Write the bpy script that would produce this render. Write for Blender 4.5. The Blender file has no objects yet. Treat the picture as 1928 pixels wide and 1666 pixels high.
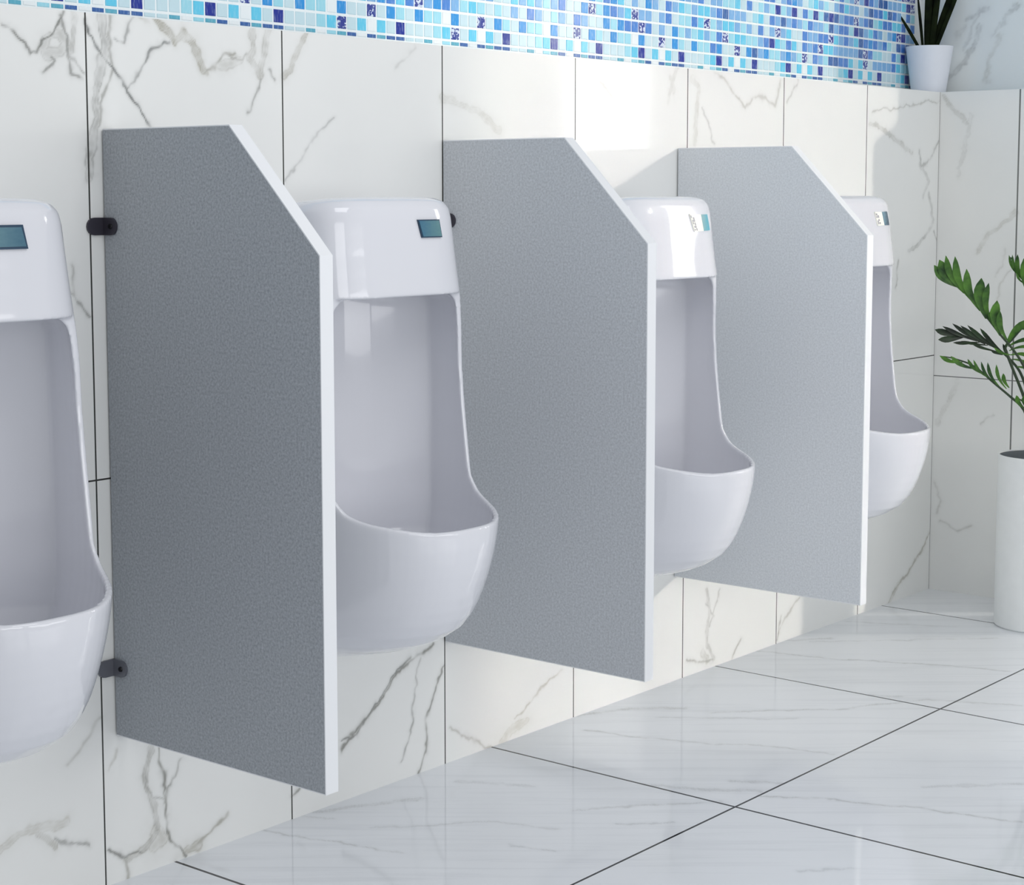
import bpy, bmesh, math, random
import numpy as np
from mathutils import Vector, Matrix

random.seed(4)
RNG = np.random.default_rng(11)
SC = bpy.context.scene
COL = SC.collection

# ---------------------------------------------------------------- measures (metres)
XR = 4.385            # right wall face
ZL = 1.293            # ledge height
RC = 0.12             # ledge depth
SEAM0, SEAM = 1.6837, 0.3859   # wall tile joints
ZSEAM = 0.617
GX0, GY0, GT = 1.8185, -0.5384, 0.7689   # floor joints
PANELS = [1.7072, 2.4528, 3.1883]
URINALS = [1.335, 2.097, 2.853, 3.573]

WALL_VEINS = [(0.003, 0.75, 0.2, [(1.5394, 1.2666), (1.5497, 1.2638), (1.5632, 1.2517), (1.582, 1.2384), (1.5922, 1.2251), (1.6013, 1.2285), (1.6071, 1.2421), (1.6276, 1.2632), (1.6392, 1.2847), (1.6449, 1.2925)]), (0.011, 0.35, 0.3, [(1.6106, 1.2386), (1.6202, 1.2576), (1.6385, 1.2625), (1.6507, 1.2425), (1.6313, 1.2354), (1.6156, 1.2286)]), (0.004, 0.6, 0.2, [(1.6375, 1.2882), (1.6477, 1.2631), (1.6524, 1.2374), (1.6578, 1.2041), (1.6716, 1.1973)]), (0.0025, 0.6, 0.2, [(1.6496, 1.2372), (1.6673, 1.2121), (1.6792, 1.2037)]), (0.003, 0.6, 0.2, [(1.622, 1.2282), (1.6263, 1.2211), (1.612, 1.1997)]), (0.006, 0.4, 0.3, [(1.6654, 1.2977), (1.6627, 1.2715), (1.6578, 1.234)]), (0.01, 0.5, 0.2, [(1.7104, 1.2974), (1.7162, 1.2676), (1.7202, 1.2437), (1.7098, 1.2128), (1.6974, 1.1796), (1.7001, 1.1441), (1.6929, 1.1264), (1.688, 1.0578)]), (0.003, 0.75, 0.1, [(1.6834, 1.2804), (1.7012, 1.244), (1.7198, 1.23), (1.7368, 1.2172)]), (0.005, 0.5, 0.3, [(1.7265, 1.2948), (1.727, 1.2456), (1.7339, 1.2155), (1.7237, 1.196), (1.7104, 1.1688), (1.7016, 1.1304)]), (0.0025, 0.8, 0.1, [(1.7321, 1.2215), (1.7576, 1.1937), (1.7784, 1.1597), (1.7938, 1.1376)]), (0.0022, 0.65, 0.1, [(1.7606, 1.1961), (1.7832, 1.2258), (1.8037, 1.2463), (1.8365, 1.2584)]), (0.0022, 0.5, 0.1, [(1.7702, 1.2927), (1.7496, 1.2569), (1.7352, 1.2613)]), (0.006, 0.7, 0.7, [(1.81, 1.2925), (1.8298, 1.2752), (1.8479, 1.2607), (1.8657, 1.2713), (1.8862, 1.2551), (1.9066, 1.2228)]), (0.009, 0.5, 0.8, [(1.8605, 1.2693), (1.8812, 1.2628)]), (0.005, 0.6, 0.5, [(1.9067, 1.2244), (1.9284, 1.2351), (1.9449, 1.249), (1.9668, 1.2518)]), (0.01, 0.4, 0.5, [(1.9359, 1.2355), (1.9555, 1.2333), (1.9755, 1.2442)]), (0.004, 0.55, 0.4, [(1.9504, 1.2509), (1.9721, 1.2424), (1.9945, 1.2502)]), (0.008, 0.45, 0.5, [(2.0066, 1.2951), (2.0116, 1.2626), (2.0, 1.2439), (2.022, 1.2204)]), (0.009, 0.4, 0.5, [(2.044, 1.2936), (2.0365, 1.26), (2.0221, 1.222)]), (0.002, 0.5, 0.2, [(2.0219, 1.2154), (2.0044, 1.1882), (1.9927, 1.1647)]), (0.003, 0.5, 0.2, [(2.0451, 1.2314), (2.0563, 1.2153)]), (0.005, 0.5, 0.6, [(1.7821, 1.2951), (1.7978, 1.2854)]), (0.006, 0.5, 0.7, [(2.1234, 1.293), (2.1038, 1.2597), (2.0857, 1.2335), (2.0738, 1.2195)]), (0.003, 0.35, 0.1, [(2.1894, 1.1593), (2.1495, 1.1254), (2.1068, 1.0903), (2.0732, 1.0602)]), (0.008, 0.28, 0.8, [(2.4559, 1.2036), (2.5087, 1.1898), (2.5525, 1.18), (2.5898, 1.166), (2.6155, 1.1504)]), (0.005, 0.2, 0.3, [(2.3831, 1.2849), (2.3559, 1.2653), (2.3356, 1.2463)]), (0.005, 0.3, 0.5, [(2.8611, 1.2853), (2.904, 1.2551), (2.9389, 1.2413), (2.9709, 1.2168)]), (0.006, 0.25, 0.6, [(3.1914, 1.2956), (3.1687, 1.2567), (3.1558, 1.2217)]), (0.009, 0.2, 0.6, [(3.1628, 1.2672), (3.1786, 1.2442)]), (0.008, 0.25, 0.7, [(3.2468, 1.2766), (3.2732, 1.2558), (3.2621, 1.2058), (3.2552, 1.1417)]), (0.005, 0.35, 0.6, [(3.3275, 1.2882), (3.3629, 1.2766), (3.3905, 1.261), (3.449, 1.2213)]), (0.005, 0.3, 0.6, [(3.449, 1.2236), (3.4768, 1.2383), (3.5094, 1.2511), (3.543, 1.2432), (3.5772, 1.2258), (3.5982, 1.2876)]), (0.002, 0.3, 0.2, [(3.2882, 1.2123), (3.3304, 1.1433)]), (0.004, 0.3, 0.4, [(3.6721, 1.291), (3.6497, 1.2604), (3.6294, 1.2395)]), (0.006, 0.4, 0.5, [(4.012, 1.2033), (4.0878, 1.1926), (4.1438, 1.1681), (4.1864, 1.156), (4.2359, 1.1306)]), (0.003, 0.35, 0.4, [(4.3903, 1.2735), (4.2958, 1.2673), (4.1543, 1.245), (4.0189, 1.2288)]), (0.005, 0.4, 0.2, [(4.2787, 1.1406), (4.2892, 1.1047), (4.3325, 1.1213), (4.3893, 1.179)]), (0.006, 0.3, 0.2, [(4.2833, 1.1073), (4.3352, 1.0675), (4.302, 1.0244)]), (0.006, 0.4, 0.2, [(4.3371, 1.0298), (4.3616, 0.9592), (4.3131, 0.9193), (4.2329, 0.8914)]), (0.003, 0.4, 0.2, [(4.3659, 0.9346), (4.3952, 0.893)]), (0.004, 0.4, 0.2, [(4.174, 0.8717), (4.1631, 0.8032)]), (0.009, 0.35, 0.8, [(1.4991, 0.1078), (1.5358, 0.1288), (1.5724, 0.1267), (1.6174, 0.12)]), (0.008, 0.45, 0.6, [(1.5628, 0.1166), (1.59, 0.0915)]), (0.0025, 0.5, 0.2, [(1.5904, 0.1058), (1.618, 0.0796), (1.6545, 0.0734)]), (0.005, 0.3, 0.5, [(1.6171, 0.2042), (1.6416, 0.2223), (1.6835, 0.2593)]), (0.004, 0.3, 0.6, [(1.6941, 0.1812), (1.7117, 0.2055)]), (0.007, 0.5, 0.4, [(1.7757, 0.1986), (1.7641, 0.1513), (1.7784, 0.1041), (1.7836, 0.0606)]), (0.003, 0.7, 0.3, [(1.7912, 0.1907), (1.7983, 0.1428), (1.801, 0.083), (1.8106, 0.0447), (1.8353, 0.0035)]), (0.014, 0.45, 0.7, [(1.7794, 0.0635), (1.798, 0.0482), (1.7767, 0.0389)]), (0.006, 0.55, 0.5, [(1.7835, 0.0581), (1.7559, 0.0381), (1.7248, 0.0269)]), (0.004, 0.55, 0.3, [(1.835, 0.1633), (1.8052, 0.1241), (1.7972, 0.0992)]), (0.009, 0.5, 0.7, [(1.8344, 0.0123), (1.8671, 0.0134)]), (0.005, 0.55, 0.6, [(1.8638, 0.0126), (1.8975, 0.031), (1.9247, 0.0455)]), (0.003, 0.7, 0.2, [(1.6903, 0.0509), (1.7149, 0.0331), (1.7475, 0.0346)]), (0.005, 0.5, 0.5, [(1.724, -0.0029), (1.7199, 0.0317)]), (0.003, 0.55, 0.3, [(1.764, 0.1472), (1.7787, 0.1141), (1.7994, 0.1045)]), (0.005, 0.7, 0.3, [(2.419, 0.2304), (2.4018, 0.2211), (2.3664, 0.2117), (2.3385, 0.1981), (2.2903, 0.1624), (2.2497, 0.1335), (2.2033, 0.102), (2.1811, 0.0858)]), (0.0025, 0.7, 0.2, [(2.3595, 0.215), (2.3178, 0.19), (2.27, 0.1526), (2.2204, 0.1073), (2.184, 0.1019)]), (0.003, 0.5, 0.2, [(2.3875, 0.2094), (2.38, 0.1528), (2.3655, 0.1075), (2.3369, 0.0347)]), (0.004, 0.65, 0.3, [(2.4475, 0.1827), (2.4226, 0.1339), (2.405, 0.0888), (2.4003, 0.0408), (2.3857, -0.0046)]), (0.004, 0.6, 0.3, [(2.0702, 0.0364), (2.085, 0.0453), (2.0999, 0.0534)]), (0.003, 0.4, 0.8, [(2.8037, 0.1051), (2.7648, 0.0919), (2.7068, 0.0622), (2.658, 0.0396)]), (0.013, 0.35, 1, [(2.6904, 0.0323), (2.642, 0.0163), (2.6103, -0.0032)]), (0.003, 0.4, 0.6, [(2.4732, 0.0633), (2.533, 0.0243), (2.5946, -0.0036)]), (0.006, 0.35, 0.4, [(3.318, 0.1799), (3.3298, 0.1165), (3.3203, 0.0591), (3.3529, 0.0206)]), (0.003, 0.35, 0.4, [(3.3756, 0.1702), (3.3345, 0.0919)]), (0.005, 0.5, 0.4, [(3.2438, 0.0411), (3.2896, 0.0226), (3.3466, 0.0183)]), (0.011, 0.4, 0.6, [(3.3038, 0.0446), (3.3253, 0.0226)]), (0.005, 0.45, 0.5, [(3.4181, 0.004), (3.4638, 0.0339)]), (0.003, 0.4, 0.3, [(3.3145, 0.1428), (3.3511, 0.1126)]), (0.003, 0.5, 0.4, [(3.633, 0.0617), (3.6179, 0.0081)]), (0.005, 0.35, 0.6, [(3.6222, 0.0236), (3.6569, 0.0574), (3.7113, 0.092)]), (0.005, 0.5, 0.7, [(4.3757, 0.1474), (4.3386, 0.1036), (4.2375, 0.0498), (4.1812, 0.0178), (4.1538, -0.0077)]), (0.009, 0.4, 0.7, [(4.2147, 0.0397), (4.1704, 0.0032)]), (0.0025, 0.55, 0.2, [(1.6419, 0.9024), (1.6616, 0.8748), (1.68, 0.8531)]), (0.003, 0.4, 0.3, [(1.6522, 0.9325), (1.6526, 0.8867)])]
RIGHT_VEINS = [(0.006, 0.4, 0.5, [(-0.0113, 1.281), (-0.037, 1.2494), (-0.0716, 1.2123)]), (0.006, 0.2, 0.3, [(-0.0825, 1.2347), (-0.0624, 1.1213), (-0.0533, 1.0783)]), (0.006, 0.35, 0.7, [(-0.1124, 0.8859), (-0.1399, 0.9334), (-0.1681, 0.9471), (-0.2027, 0.9741), (-0.2175, 0.998)]), (0.005, 0.2, 0.5, [(-0.1881, 0.894), (-0.1646, 0.8198)]), (0.004, 0.3, 0.6, [(-0.2104, 0.8571), (-0.1794, 0.8001), (-0.1697, 0.7433)]), (0.008, 0.25, 0.5, [(-0.0657, 0.5568), (-0.0422, 0.493), (-0.0092, 0.4391)]), (0.003, 0.3, 0.4, [(-0.1701, 0.4777), (-0.1392, 0.4425)]), (0.004, 0.35, 0.4, [(-0.0249, 0.1772), (-0.0507, 0.1703), (-0.0734, 0.1589), (-0.1144, 0.1749)]), (0.005, 0.3, 0.4, [(-0.0055, 0.2876), (-0.0263, 0.2406), (-0.0153, 0.1972)])]
RIGHT_UP_VEINS = [(0.006, 0.5, 0, [(0.0632, 1.3077), (0.0234, 1.3447), (-0.0056, 1.3777), (-0.0341, 1.4172), (-0.0549, 1.4635)]), (0.007, 0.35, 0.6, [(-0.0664, 1.3139), (-0.0691, 1.3748), (-0.0861, 1.3943), (-0.111, 1.4361)]), (0.008, 0.4, 0.0, [(-0.0072, 1.4825), (-0.0321, 1.4919), (-0.0711, 1.5097)]), (0.006, 0.4, 0.1, [(-0.092, 1.4412), (-0.1268, 1.4862), (-0.1518, 1.514)]), (0.008, 0.35, 0, [(0.0187, 1.4472), (-0.0032, 1.4664)]), (0.006, 0.3, 0, [(-0.0048, 1.405), (-0.0258, 1.4516), (-0.0468, 1.491)])]
FLOOR_VEINS = [(0.003, 0.45, 0.2, [(2.0019, -0.0055), (2.0185, -0.0773), (2.0445, -0.1594), (2.0699, -0.2512)]), (0.006, 0.45, 0.2, [(2.1248, -0.0042), (2.1601, -0.022), (2.2061, -0.0526), (2.2842, -0.0916)]), (0.003, 0.3, 0.2, [(2.0903, -0.0039), (2.1182, -0.0508)]), (0.005, 0.45, 0.3, [(2.8614, 0.0013), (2.8825, -0.0067), (2.9597, -0.0533), (3.0364, -0.1355)]), (0.004, 0.4, 0.2, [(2.7833, -0.0707), (2.8077, -0.1619), (2.8589, -0.2848), (2.9176, -0.3998), (2.9574, -0.5221)]), (0.006, 0.4, 0.1, [(2.5859, -0.3537), (2.6225, -0.431), (2.6853, -0.5264)]), (0.005, 0.4, 0.1, [(2.7006, -0.4622), (2.7464, -0.5325)]), (0.004, 0.5, 0.2, [(2.6637, -0.5449), (2.7257, -0.6521), (2.7819, -0.7951), (2.8189, -0.9453)]), (0.004, 0.4, 0.2, [(2.4057, -0.3325), (2.5086, -0.4245), (2.5927, -0.5061)]), (0.004, 0.4, 0, [(2.3912, -0.4317), (2.4508, -0.4968)]), (0.005, 0.35, 0, [(2.8873, -0.7382), (3.0144, -0.8668)]), (0.004, 0.4, 0.1, [(3.5305, -0.0067), (3.5731, -0.1658), (3.6609, -0.3553), (3.729, -0.5185)]), (0.005, 0.35, 0.1, [(3.6593, -0.0067), (3.7483, -0.0754)]), (0.004, 0.3, 0.1, [(3.6776, -0.0454), (3.9864, -0.3767)]), (0.004, 0.4, 0.2, [(3.0444, -0.194), (3.2172, -0.3763), (3.4015, -0.485), (3.4815, -0.6523)]), (0.005, 0.4, 0, [(3.3588, -0.3814), (3.3931, -0.4365)]), (0.004, 0.3, 0.1, [(2.9493, -0.1306), (3.0564, -0.286), (3.1159, -0.3474)]), (0.005, 0.3, 0, [(2.3944, -0.0809), (2.4546, -0.2015)]), (0.004, 0.3, 0.1, [(2.1199, -0.1345), (2.2591, -0.2447), (2.3121, -0.3709)]), (0.004, 0.35, 0, [(2.2052, -0.3571), (2.2308, -0.434)]), (0.004, 0.3, 0.1, [(3.912, -0.0126), (4.0318, -0.2476)]), (0.004, 0.3, 0, [(2.3935, -0.7722), (2.4609, -0.8267)])]
FRONDS = [([(4.0379, -0.1727, 0.8603), (4.0515, -0.2024, 0.8329), (4.0723, -0.2481, 0.7831), (4.088, -0.2825, 0.7395), (4.101, -0.3111, 0.6997), (4.1114, -0.3339, 0.6712), (4.1235, -0.3603, 0.6277), (4.1328, -0.3807, 0.5651), (4.1372, -0.3903, 0.4894), (4.1376, -0.3912, 0.4107)], [((4.0588, -0.2184, 0.8142), (4.0244, -0.1793, 0.8609), 0.0199), ((4.0598, -0.2207, 0.8142), (4.0289, -0.1891, 0.8723), 0.0254), ((4.065, -0.2321, 0.7992), (4.035, -0.2023, 0.88), 0.0163), ((4.0723, -0.2481, 0.7818), (4.0436, -0.2213, 0.8764), 0.0181), ((4.0807, -0.2665, 0.7581), (4.0545, -0.2453, 0.8478), 0.0199), ((4.087, -0.2802, 0.7395), (4.0679, -0.2745, 0.8269), 0.0272), ((4.0911, -0.2893, 0.7295), (4.0746, -0.2892, 0.8158), 0.0163), ((4.1005, -0.31, 0.6997), (4.083, -0.3078, 0.776), 0.0236), ((4.1067, -0.3235, 0.6899), (4.0863, -0.3149, 0.7535), 0.0145), ((4.0943, -0.2962, 0.7196), (4.0782, -0.2971, 0.7595), 0.0109)]), ([(4.0953, -0.154, 0.7002), (4.112, -0.1905, 0.6958), (4.1328, -0.2361, 0.6839), (4.1509, -0.2759, 0.6656), (4.1666, -0.3103, 0.6344), (4.1773, -0.3336, 0.5966), (4.1868, -0.3545, 0.5203), (4.1922, -0.3665, 0.4023)], [((4.1172, -0.2019, 0.6934), (4.0808, -0.1582, 0.7077), 0.0158), ((4.1198, -0.2076, 0.691), (4.0841, -0.1655, 0.686), 0.0158), ((4.1328, -0.2361, 0.6813), (4.089, -0.1762, 0.7144), 0.0101), ((4.1406, -0.2532, 0.674), (4.0982, -0.1965, 0.7199), 0.0101), ((4.1473, -0.2679, 0.6692), (4.106, -0.2135, 0.7152), 0.0101), ((4.1535, -0.2816, 0.6618), (4.1127, -0.2282, 0.7154), 0.0101), ((4.1577, -0.2908, 0.6544), (4.1241, -0.2531, 0.7083), 0.0101), ((4.1354, -0.2418, 0.6789), (4.0986, -0.1974, 0.679), 0.0086), ((4.1432, -0.2589, 0.6716), (4.1063, -0.2143, 0.6819), 0.0072), ((4.1526, -0.2795, 0.6567), (4.1167, -0.237, 0.6747), 0.0072), ((4.1578, -0.2909, 0.6493), (4.1338, -0.2744, 0.6602), 0.0072), ((4.1667, -0.3104, 0.6318), (4.1449, -0.2987, 0.6735), 0.0086)]), ([(4.1802, -0.4124, 0.7904), (4.1656, -0.3803, 0.7585), (4.1509, -0.3481, 0.7238), (4.1386, -0.3213, 0.6878), (4.1328, -0.3084, 0.6684), (4.1394, -0.3228, 0.6243), (4.154, -0.355, 0.536), (4.1647, -0.3783, 0.4065)], [((4.1328, -0.3084, 0.6684), (4.1395, -0.3594, 0.7337), 0.0172), ((4.1353, -0.3138, 0.6724), (4.1476, -0.377, 0.69), 0.0115), ((4.1364, -0.3163, 0.6623), (4.1453, -0.372, 0.671), 0.0086), ((4.138, -0.3199, 0.6522), (4.143, -0.367, 0.6494), 0.0101), ((4.1392, -0.3224, 0.6421), (4.1433, -0.3676, 0.6266), 0.0086), ((4.1509, -0.3482, 0.72), (4.1516, -0.3857, 0.7782), 0.0201), ((4.1485, -0.3428, 0.7136), (4.167, -0.4195, 0.7411), 0.0172), ((4.1444, -0.3339, 0.6246), (4.1536, -0.3903, 0.6019), 0.0115), ((4.139, -0.3221, 0.6522), (4.11, -0.2945, 0.6692), 0.0072)]), ([(4.0281, -0.1994, 0.6493), (4.0404, -0.2264, 0.6436), (4.0584, -0.2657, 0.6268), (4.0765, -0.3054, 0.59), (4.0919, -0.3393, 0.5594), (4.1064, -0.3709, 0.5263), (4.1146, -0.3889, 0.4662), (4.1182, -0.3969, 0.4134)], [((4.0466, -0.2399, 0.6363), (4.0136, -0.2037, 0.6518), 0.0101), ((4.0584, -0.2658, 0.6218), (4.0243, -0.2272, 0.6498), 0.0115), ((4.0661, -0.2828, 0.6096), (4.0396, -0.2606, 0.643), 0.0086), ((4.0723, -0.2963, 0.5998), (4.0452, -0.2729, 0.6408), 0.0072), ((4.0775, -0.3076, 0.59), (4.0523, -0.2885, 0.6362), 0.0072), ((4.0826, -0.3189, 0.5802), (4.0583, -0.3018, 0.634), 0.0086), ((4.0892, -0.3334, 0.5756), (4.0664, -0.3195, 0.6294), 0.0086), ((4.0917, -0.3388, 0.5783), (4.0726, -0.3332, 0.6109), 0.0101)]), ([(4.172, -0.2979, 0.8834), (4.1768, -0.3085, 0.8607), (4.1848, -0.3261, 0.8253), (4.1948, -0.3481, 0.7494), (4.2013, -0.3621, 0.6349), (4.203, -0.3659, 0.4011)], [((4.1822, -0.3203, 0.8354), (4.1578, -0.3029, 0.8839), 0.0072), ((4.1843, -0.3249, 0.8278), (4.1608, -0.3096, 0.8839), 0.0072), ((4.1853, -0.3272, 0.8253), (4.1654, -0.3196, 0.884), 0.0115), ((4.1919, -0.3415, 0.7874), (4.1745, -0.3396, 0.8829), 0.0201), ((4.1947, -0.3478, 0.7621), (4.1873, -0.3677, 0.8643), 0.0201), ((4.1977, -0.3543, 0.724), (4.2008, -0.3973, 0.789), 0.0172), ((4.1864, -0.3296, 0.819), (4.1648, -0.3183, 0.8448), 0.0057)]), ([(4.0914, -0.3622, 0.5547), (4.098, -0.3767, 0.5426), (4.1084, -0.3996, 0.5056), (4.11, -0.403, 0.4148)], [((4.0971, -0.3748, 0.5324), (4.0766, -0.3659, 0.5613), 0.0115), ((4.1007, -0.3825, 0.5302), (4.084, -0.3823, 0.563), 0.0129), ((4.1043, -0.3905, 0.5204), (4.0965, -0.4095, 0.5638), 0.0129), ((4.1074, -0.3974, 0.5055), (4.1067, -0.4319, 0.5395), 0.0129)])]


# ---------------------------------------------------------------- helpers
def srgb(r, g, b):
    def f(c):
        c /= 255.0
        return c / 12.92 if c <= 0.04045 else ((c + 0.055) / 1.055) ** 2.4
    return (f(r), f(g), f(b), 1.0)

def new_mat(name):
    m = bpy.data.materials.new(name)
    m.use_nodes = True
    nt = m.node_tree
    b = nt.nodes['Principled BSDF']
    return m, nt, b

def simple(name, col, rough=0.5, metal=0.0, coat=0.0, spec=0.5, noise=0.0, nscale=30.0):
    m, nt, b = new_mat(name)
    b.inputs['Roughness'].default_value = rough
    b.inputs['Metallic'].default_value = metal
    b.inputs['Coat Weight'].default_value = coat
    b.inputs['Specular IOR Level'].default_value = spec
    if noise > 0:
        tc = nt.nodes.new('ShaderNodeTexCoord')
        n = nt.nodes.new('ShaderNodeTexNoise')
        n.inputs['Scale'].default_value = nscale
        n.inputs['Detail'].default_value = 3
        nt.links.new(tc.outputs['Object'], n.inputs['Vector'])
        mr = nt.nodes.new('ShaderNodeMapRange')
        mr.inputs['From Min'].default_value = 0.25
        mr.inputs['From Max'].default_value = 0.75
        mr.inputs['To Min'].default_value = 1 - noise
        mr.inputs['To Max'].default_value = 1 + noise
        nt.links.new(n.outputs['Fac'], mr.inputs['Value'])
        mx = nt.nodes.new('ShaderNodeVectorMath')
        mx.operation = 'SCALE'
        mx.inputs[0].default_value = col[:3]
        nt.links.new(mr.outputs['Result'], mx.inputs['Scale'])
        nt.links.new(mx.outputs['Vector'], b.inputs['Base Color'])
    else:
        b.inputs['Base Color'].default_value = col
    return m

def mathn(nt, op, a, b=None, c=None):
    n = nt.nodes.new('ShaderNodeMath')
    n.operation = op
    for i, v in enumerate((a, b, c)):
        if v is None:
            continue
        if isinstance(v, (int, float)):
            n.inputs[i].default_value = v
        else:
            nt.links.new(v, n.inputs[i])
    return n.outputs[0]

def joint_mask(nt, coord, origin, step, half):
    """1 on the joints that repeat every `step` along one coordinate."""
    t = mathn(nt, 'SUBTRACT', coord, origin - step / 2)
    t = mathn(nt, 'MODULO', mathn(nt, 'ADD', t, step * 50), step)
    t = mathn(nt, 'ABSOLUTE', mathn(nt, 'SUBTRACT', t, step / 2))
    return mathn(nt, 'LESS_THAN', t, half)

def mix_col(nt, fac, a, b):
    n = nt.nodes.new('ShaderNodeMix')
    n.data_type = 'RGBA'
    if isinstance(fac, (int, float)):
        n.inputs[0].default_value = fac
    else:
        nt.links.new(fac, n.inputs[0])
    for i, v in ((6, a), (7, b)):
        if isinstance(v, tuple):
            n.inputs[i].default_value = v
        else:
            nt.links.new(v, n.inputs[i])
    return n.outputs[2]

def attr(nt, name):
    n = nt.nodes.new('ShaderNodeAttribute')
    n.attribute_name = name
    return n

def marble(name, joints, base, rough, streak=None, jointcol=srgb(62, 62, 60)):
    """Polished marble: traced veins come as vertex attributes, grain from noise, joints from coordinates."""
    m, nt, b = new_mat(name)
    g = nt.nodes.new('ShaderNodeNewGeometry')
    sp = nt.nodes.new('ShaderNodeSeparateXYZ')
    nt.links.new(g.outputs['Position'], sp.inputs[0])
    ve, ta = attr(nt, 'vein'), attr(nt, 'tan')
    nz = nt.nodes.new('ShaderNodeTexNoise')
    nz.inputs['Scale'].default_value = 3.0
    nz.inputs['Detail'].default_value = 5
    nt.links.new(g.outputs['Position'], nz.inputs['Vector'])
    cl = nt.nodes.new('ShaderNodeMapRange')
    cl.inputs['From Min'].default_value = 0.45
    cl.inputs['From Max'].default_value = 0.8
    cl.inputs['To Max'].default_value = 0.10
    nt.links.new(nz.outputs['Fac'], cl.inputs['Value'])
    c = mix_col(nt, cl.outputs[0], base, srgb(176, 182, 184))
    if streak:
        mp = nt.nodes.new('ShaderNodeMapping')
        mp.vector_type = 'TEXTURE'
        mp.inputs['Rotation'].default_value = (0, 0, streak)
        mp.inputs['Scale'].default_value = (0.9, 0.05, 1)
        nt.links.new(g.outputs['Position'], mp.inputs['Vector'])
        n2 = nt.nodes.new('ShaderNodeTexNoise')
        n2.inputs['Scale'].default_value = 1.6
        n2.inputs['Detail'].default_value = 6
        n2.inputs['Roughness'].default_value = 0.65
        n2.inputs['Distortion'].default_value = 0.3
        nt.links.new(mp.outputs[0], n2.inputs['Vector'])
        s = nt.nodes.new('ShaderNodeMapRange')
        s.inputs['From Min'].default_value = 0.50
        s.inputs['From Max'].default_value = 0.85
        s.inputs['To Max'].default_value = 0.30
        nt.links.new(n2.outputs['Fac'], s.inputs['Value'])
        c = mix_col(nt, s.outputs[0], c, srgb(165, 170, 178))
    vc = mix_col(nt, ta.outputs['Fac'], srgb(112, 116, 118), srgb(164, 158, 134))
    c = mix_col(nt, ve.outputs['Fac'], c, vc)
    jm = None
    for axis, o, st, half in joints:
        k = joint_mask(nt, sp.outputs[axis], o, st, half)
        jm = k if jm is None else mathn(nt, 'MAXIMUM', jm, k)
    if jm is not None:
        c = mix_col(nt, jm, c, jointcol)
    nt.links.new(c, b.inputs['Base Color'])
    b.inputs['Roughness'].default_value = rough
    b.inputs['Specular IOR Level'].default_value = 0.5
    return m

def link(o, parent=None):
    COL.objects.link(o)
    if parent:
        o.parent = parent
    return o

def mesh_obj(name, verts, faces, mat, parent=None, smooth=False):
    me = bpy.data.meshes.new(name)
    me.from_pydata([tuple(v) for v in verts], [], faces)
    me.validate()
    if mat:
        me.materials.append(mat)
    if smooth:
        me.polygons.foreach_set('use_smooth', [True] * len(me.polygons))
    return link(bpy.data.objects.new(name, me), parent)

def bm_obj(name, bm, mat, parent=None, smooth=False):
    me = bpy.data.meshes.new(name)
    bmesh.ops.recalc_face_normals(bm, faces=bm.faces[:])
    bm.to_mesh(me)
    bm.free()
    if mat:
        me.materials.append(mat)
    if smooth:
        me.polygons.foreach_set('use_smooth', [True] * len(me.polygons))
    return link(bpy.data.objects.new(name, me), parent)

def empty(name, loc, label=None, cat=None, group=None):
    o = bpy.data.objects.new(name, None)
    o.empty_display_size = 0.05
    o.location = loc
    link(o)
    tag(o, label, cat, group)
    return o

def tag(o, label=None, cat=None, group=None, kind=None):
    for k, v in (('label', label), ('category', cat), ('group', group), ('kind', kind)):
        if v:
            o[k] = v
    return o

def copy_tree(o, parent=None):
    c = o.copy()
    COL.objects.link(c)
    c.parent = parent
    for ch in list(o.children):
        copy_tree(ch, c)
    return c

# fractal value noise on arrays
def vnoise(x, y, scale, seed):
    r = np.random.default_rng(seed)
    T = r.random((128, 128))
    x = x * scale + 1000.0
    y = y * scale + 1000.0
    xi = np.floor(x).astype(int)
    yi = np.floor(y).astype(int)
    fx = x - xi
    fy = y - yi
    fx = fx * fx * (3 - 2 * fx)
    fy = fy * fy * (3 - 2 * fy)
    a = T[xi % 128, yi % 128]; b = T[(xi + 1) % 128, yi % 128]
    c = T[xi % 128, (yi + 1) % 128]; d = T[(xi + 1) % 128, (yi + 1) % 128]
    return (a * (1 - fx) + b * fx) * (1 - fy) + (c * (1 - fx) + d * fx) * fy - 0.5

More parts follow.
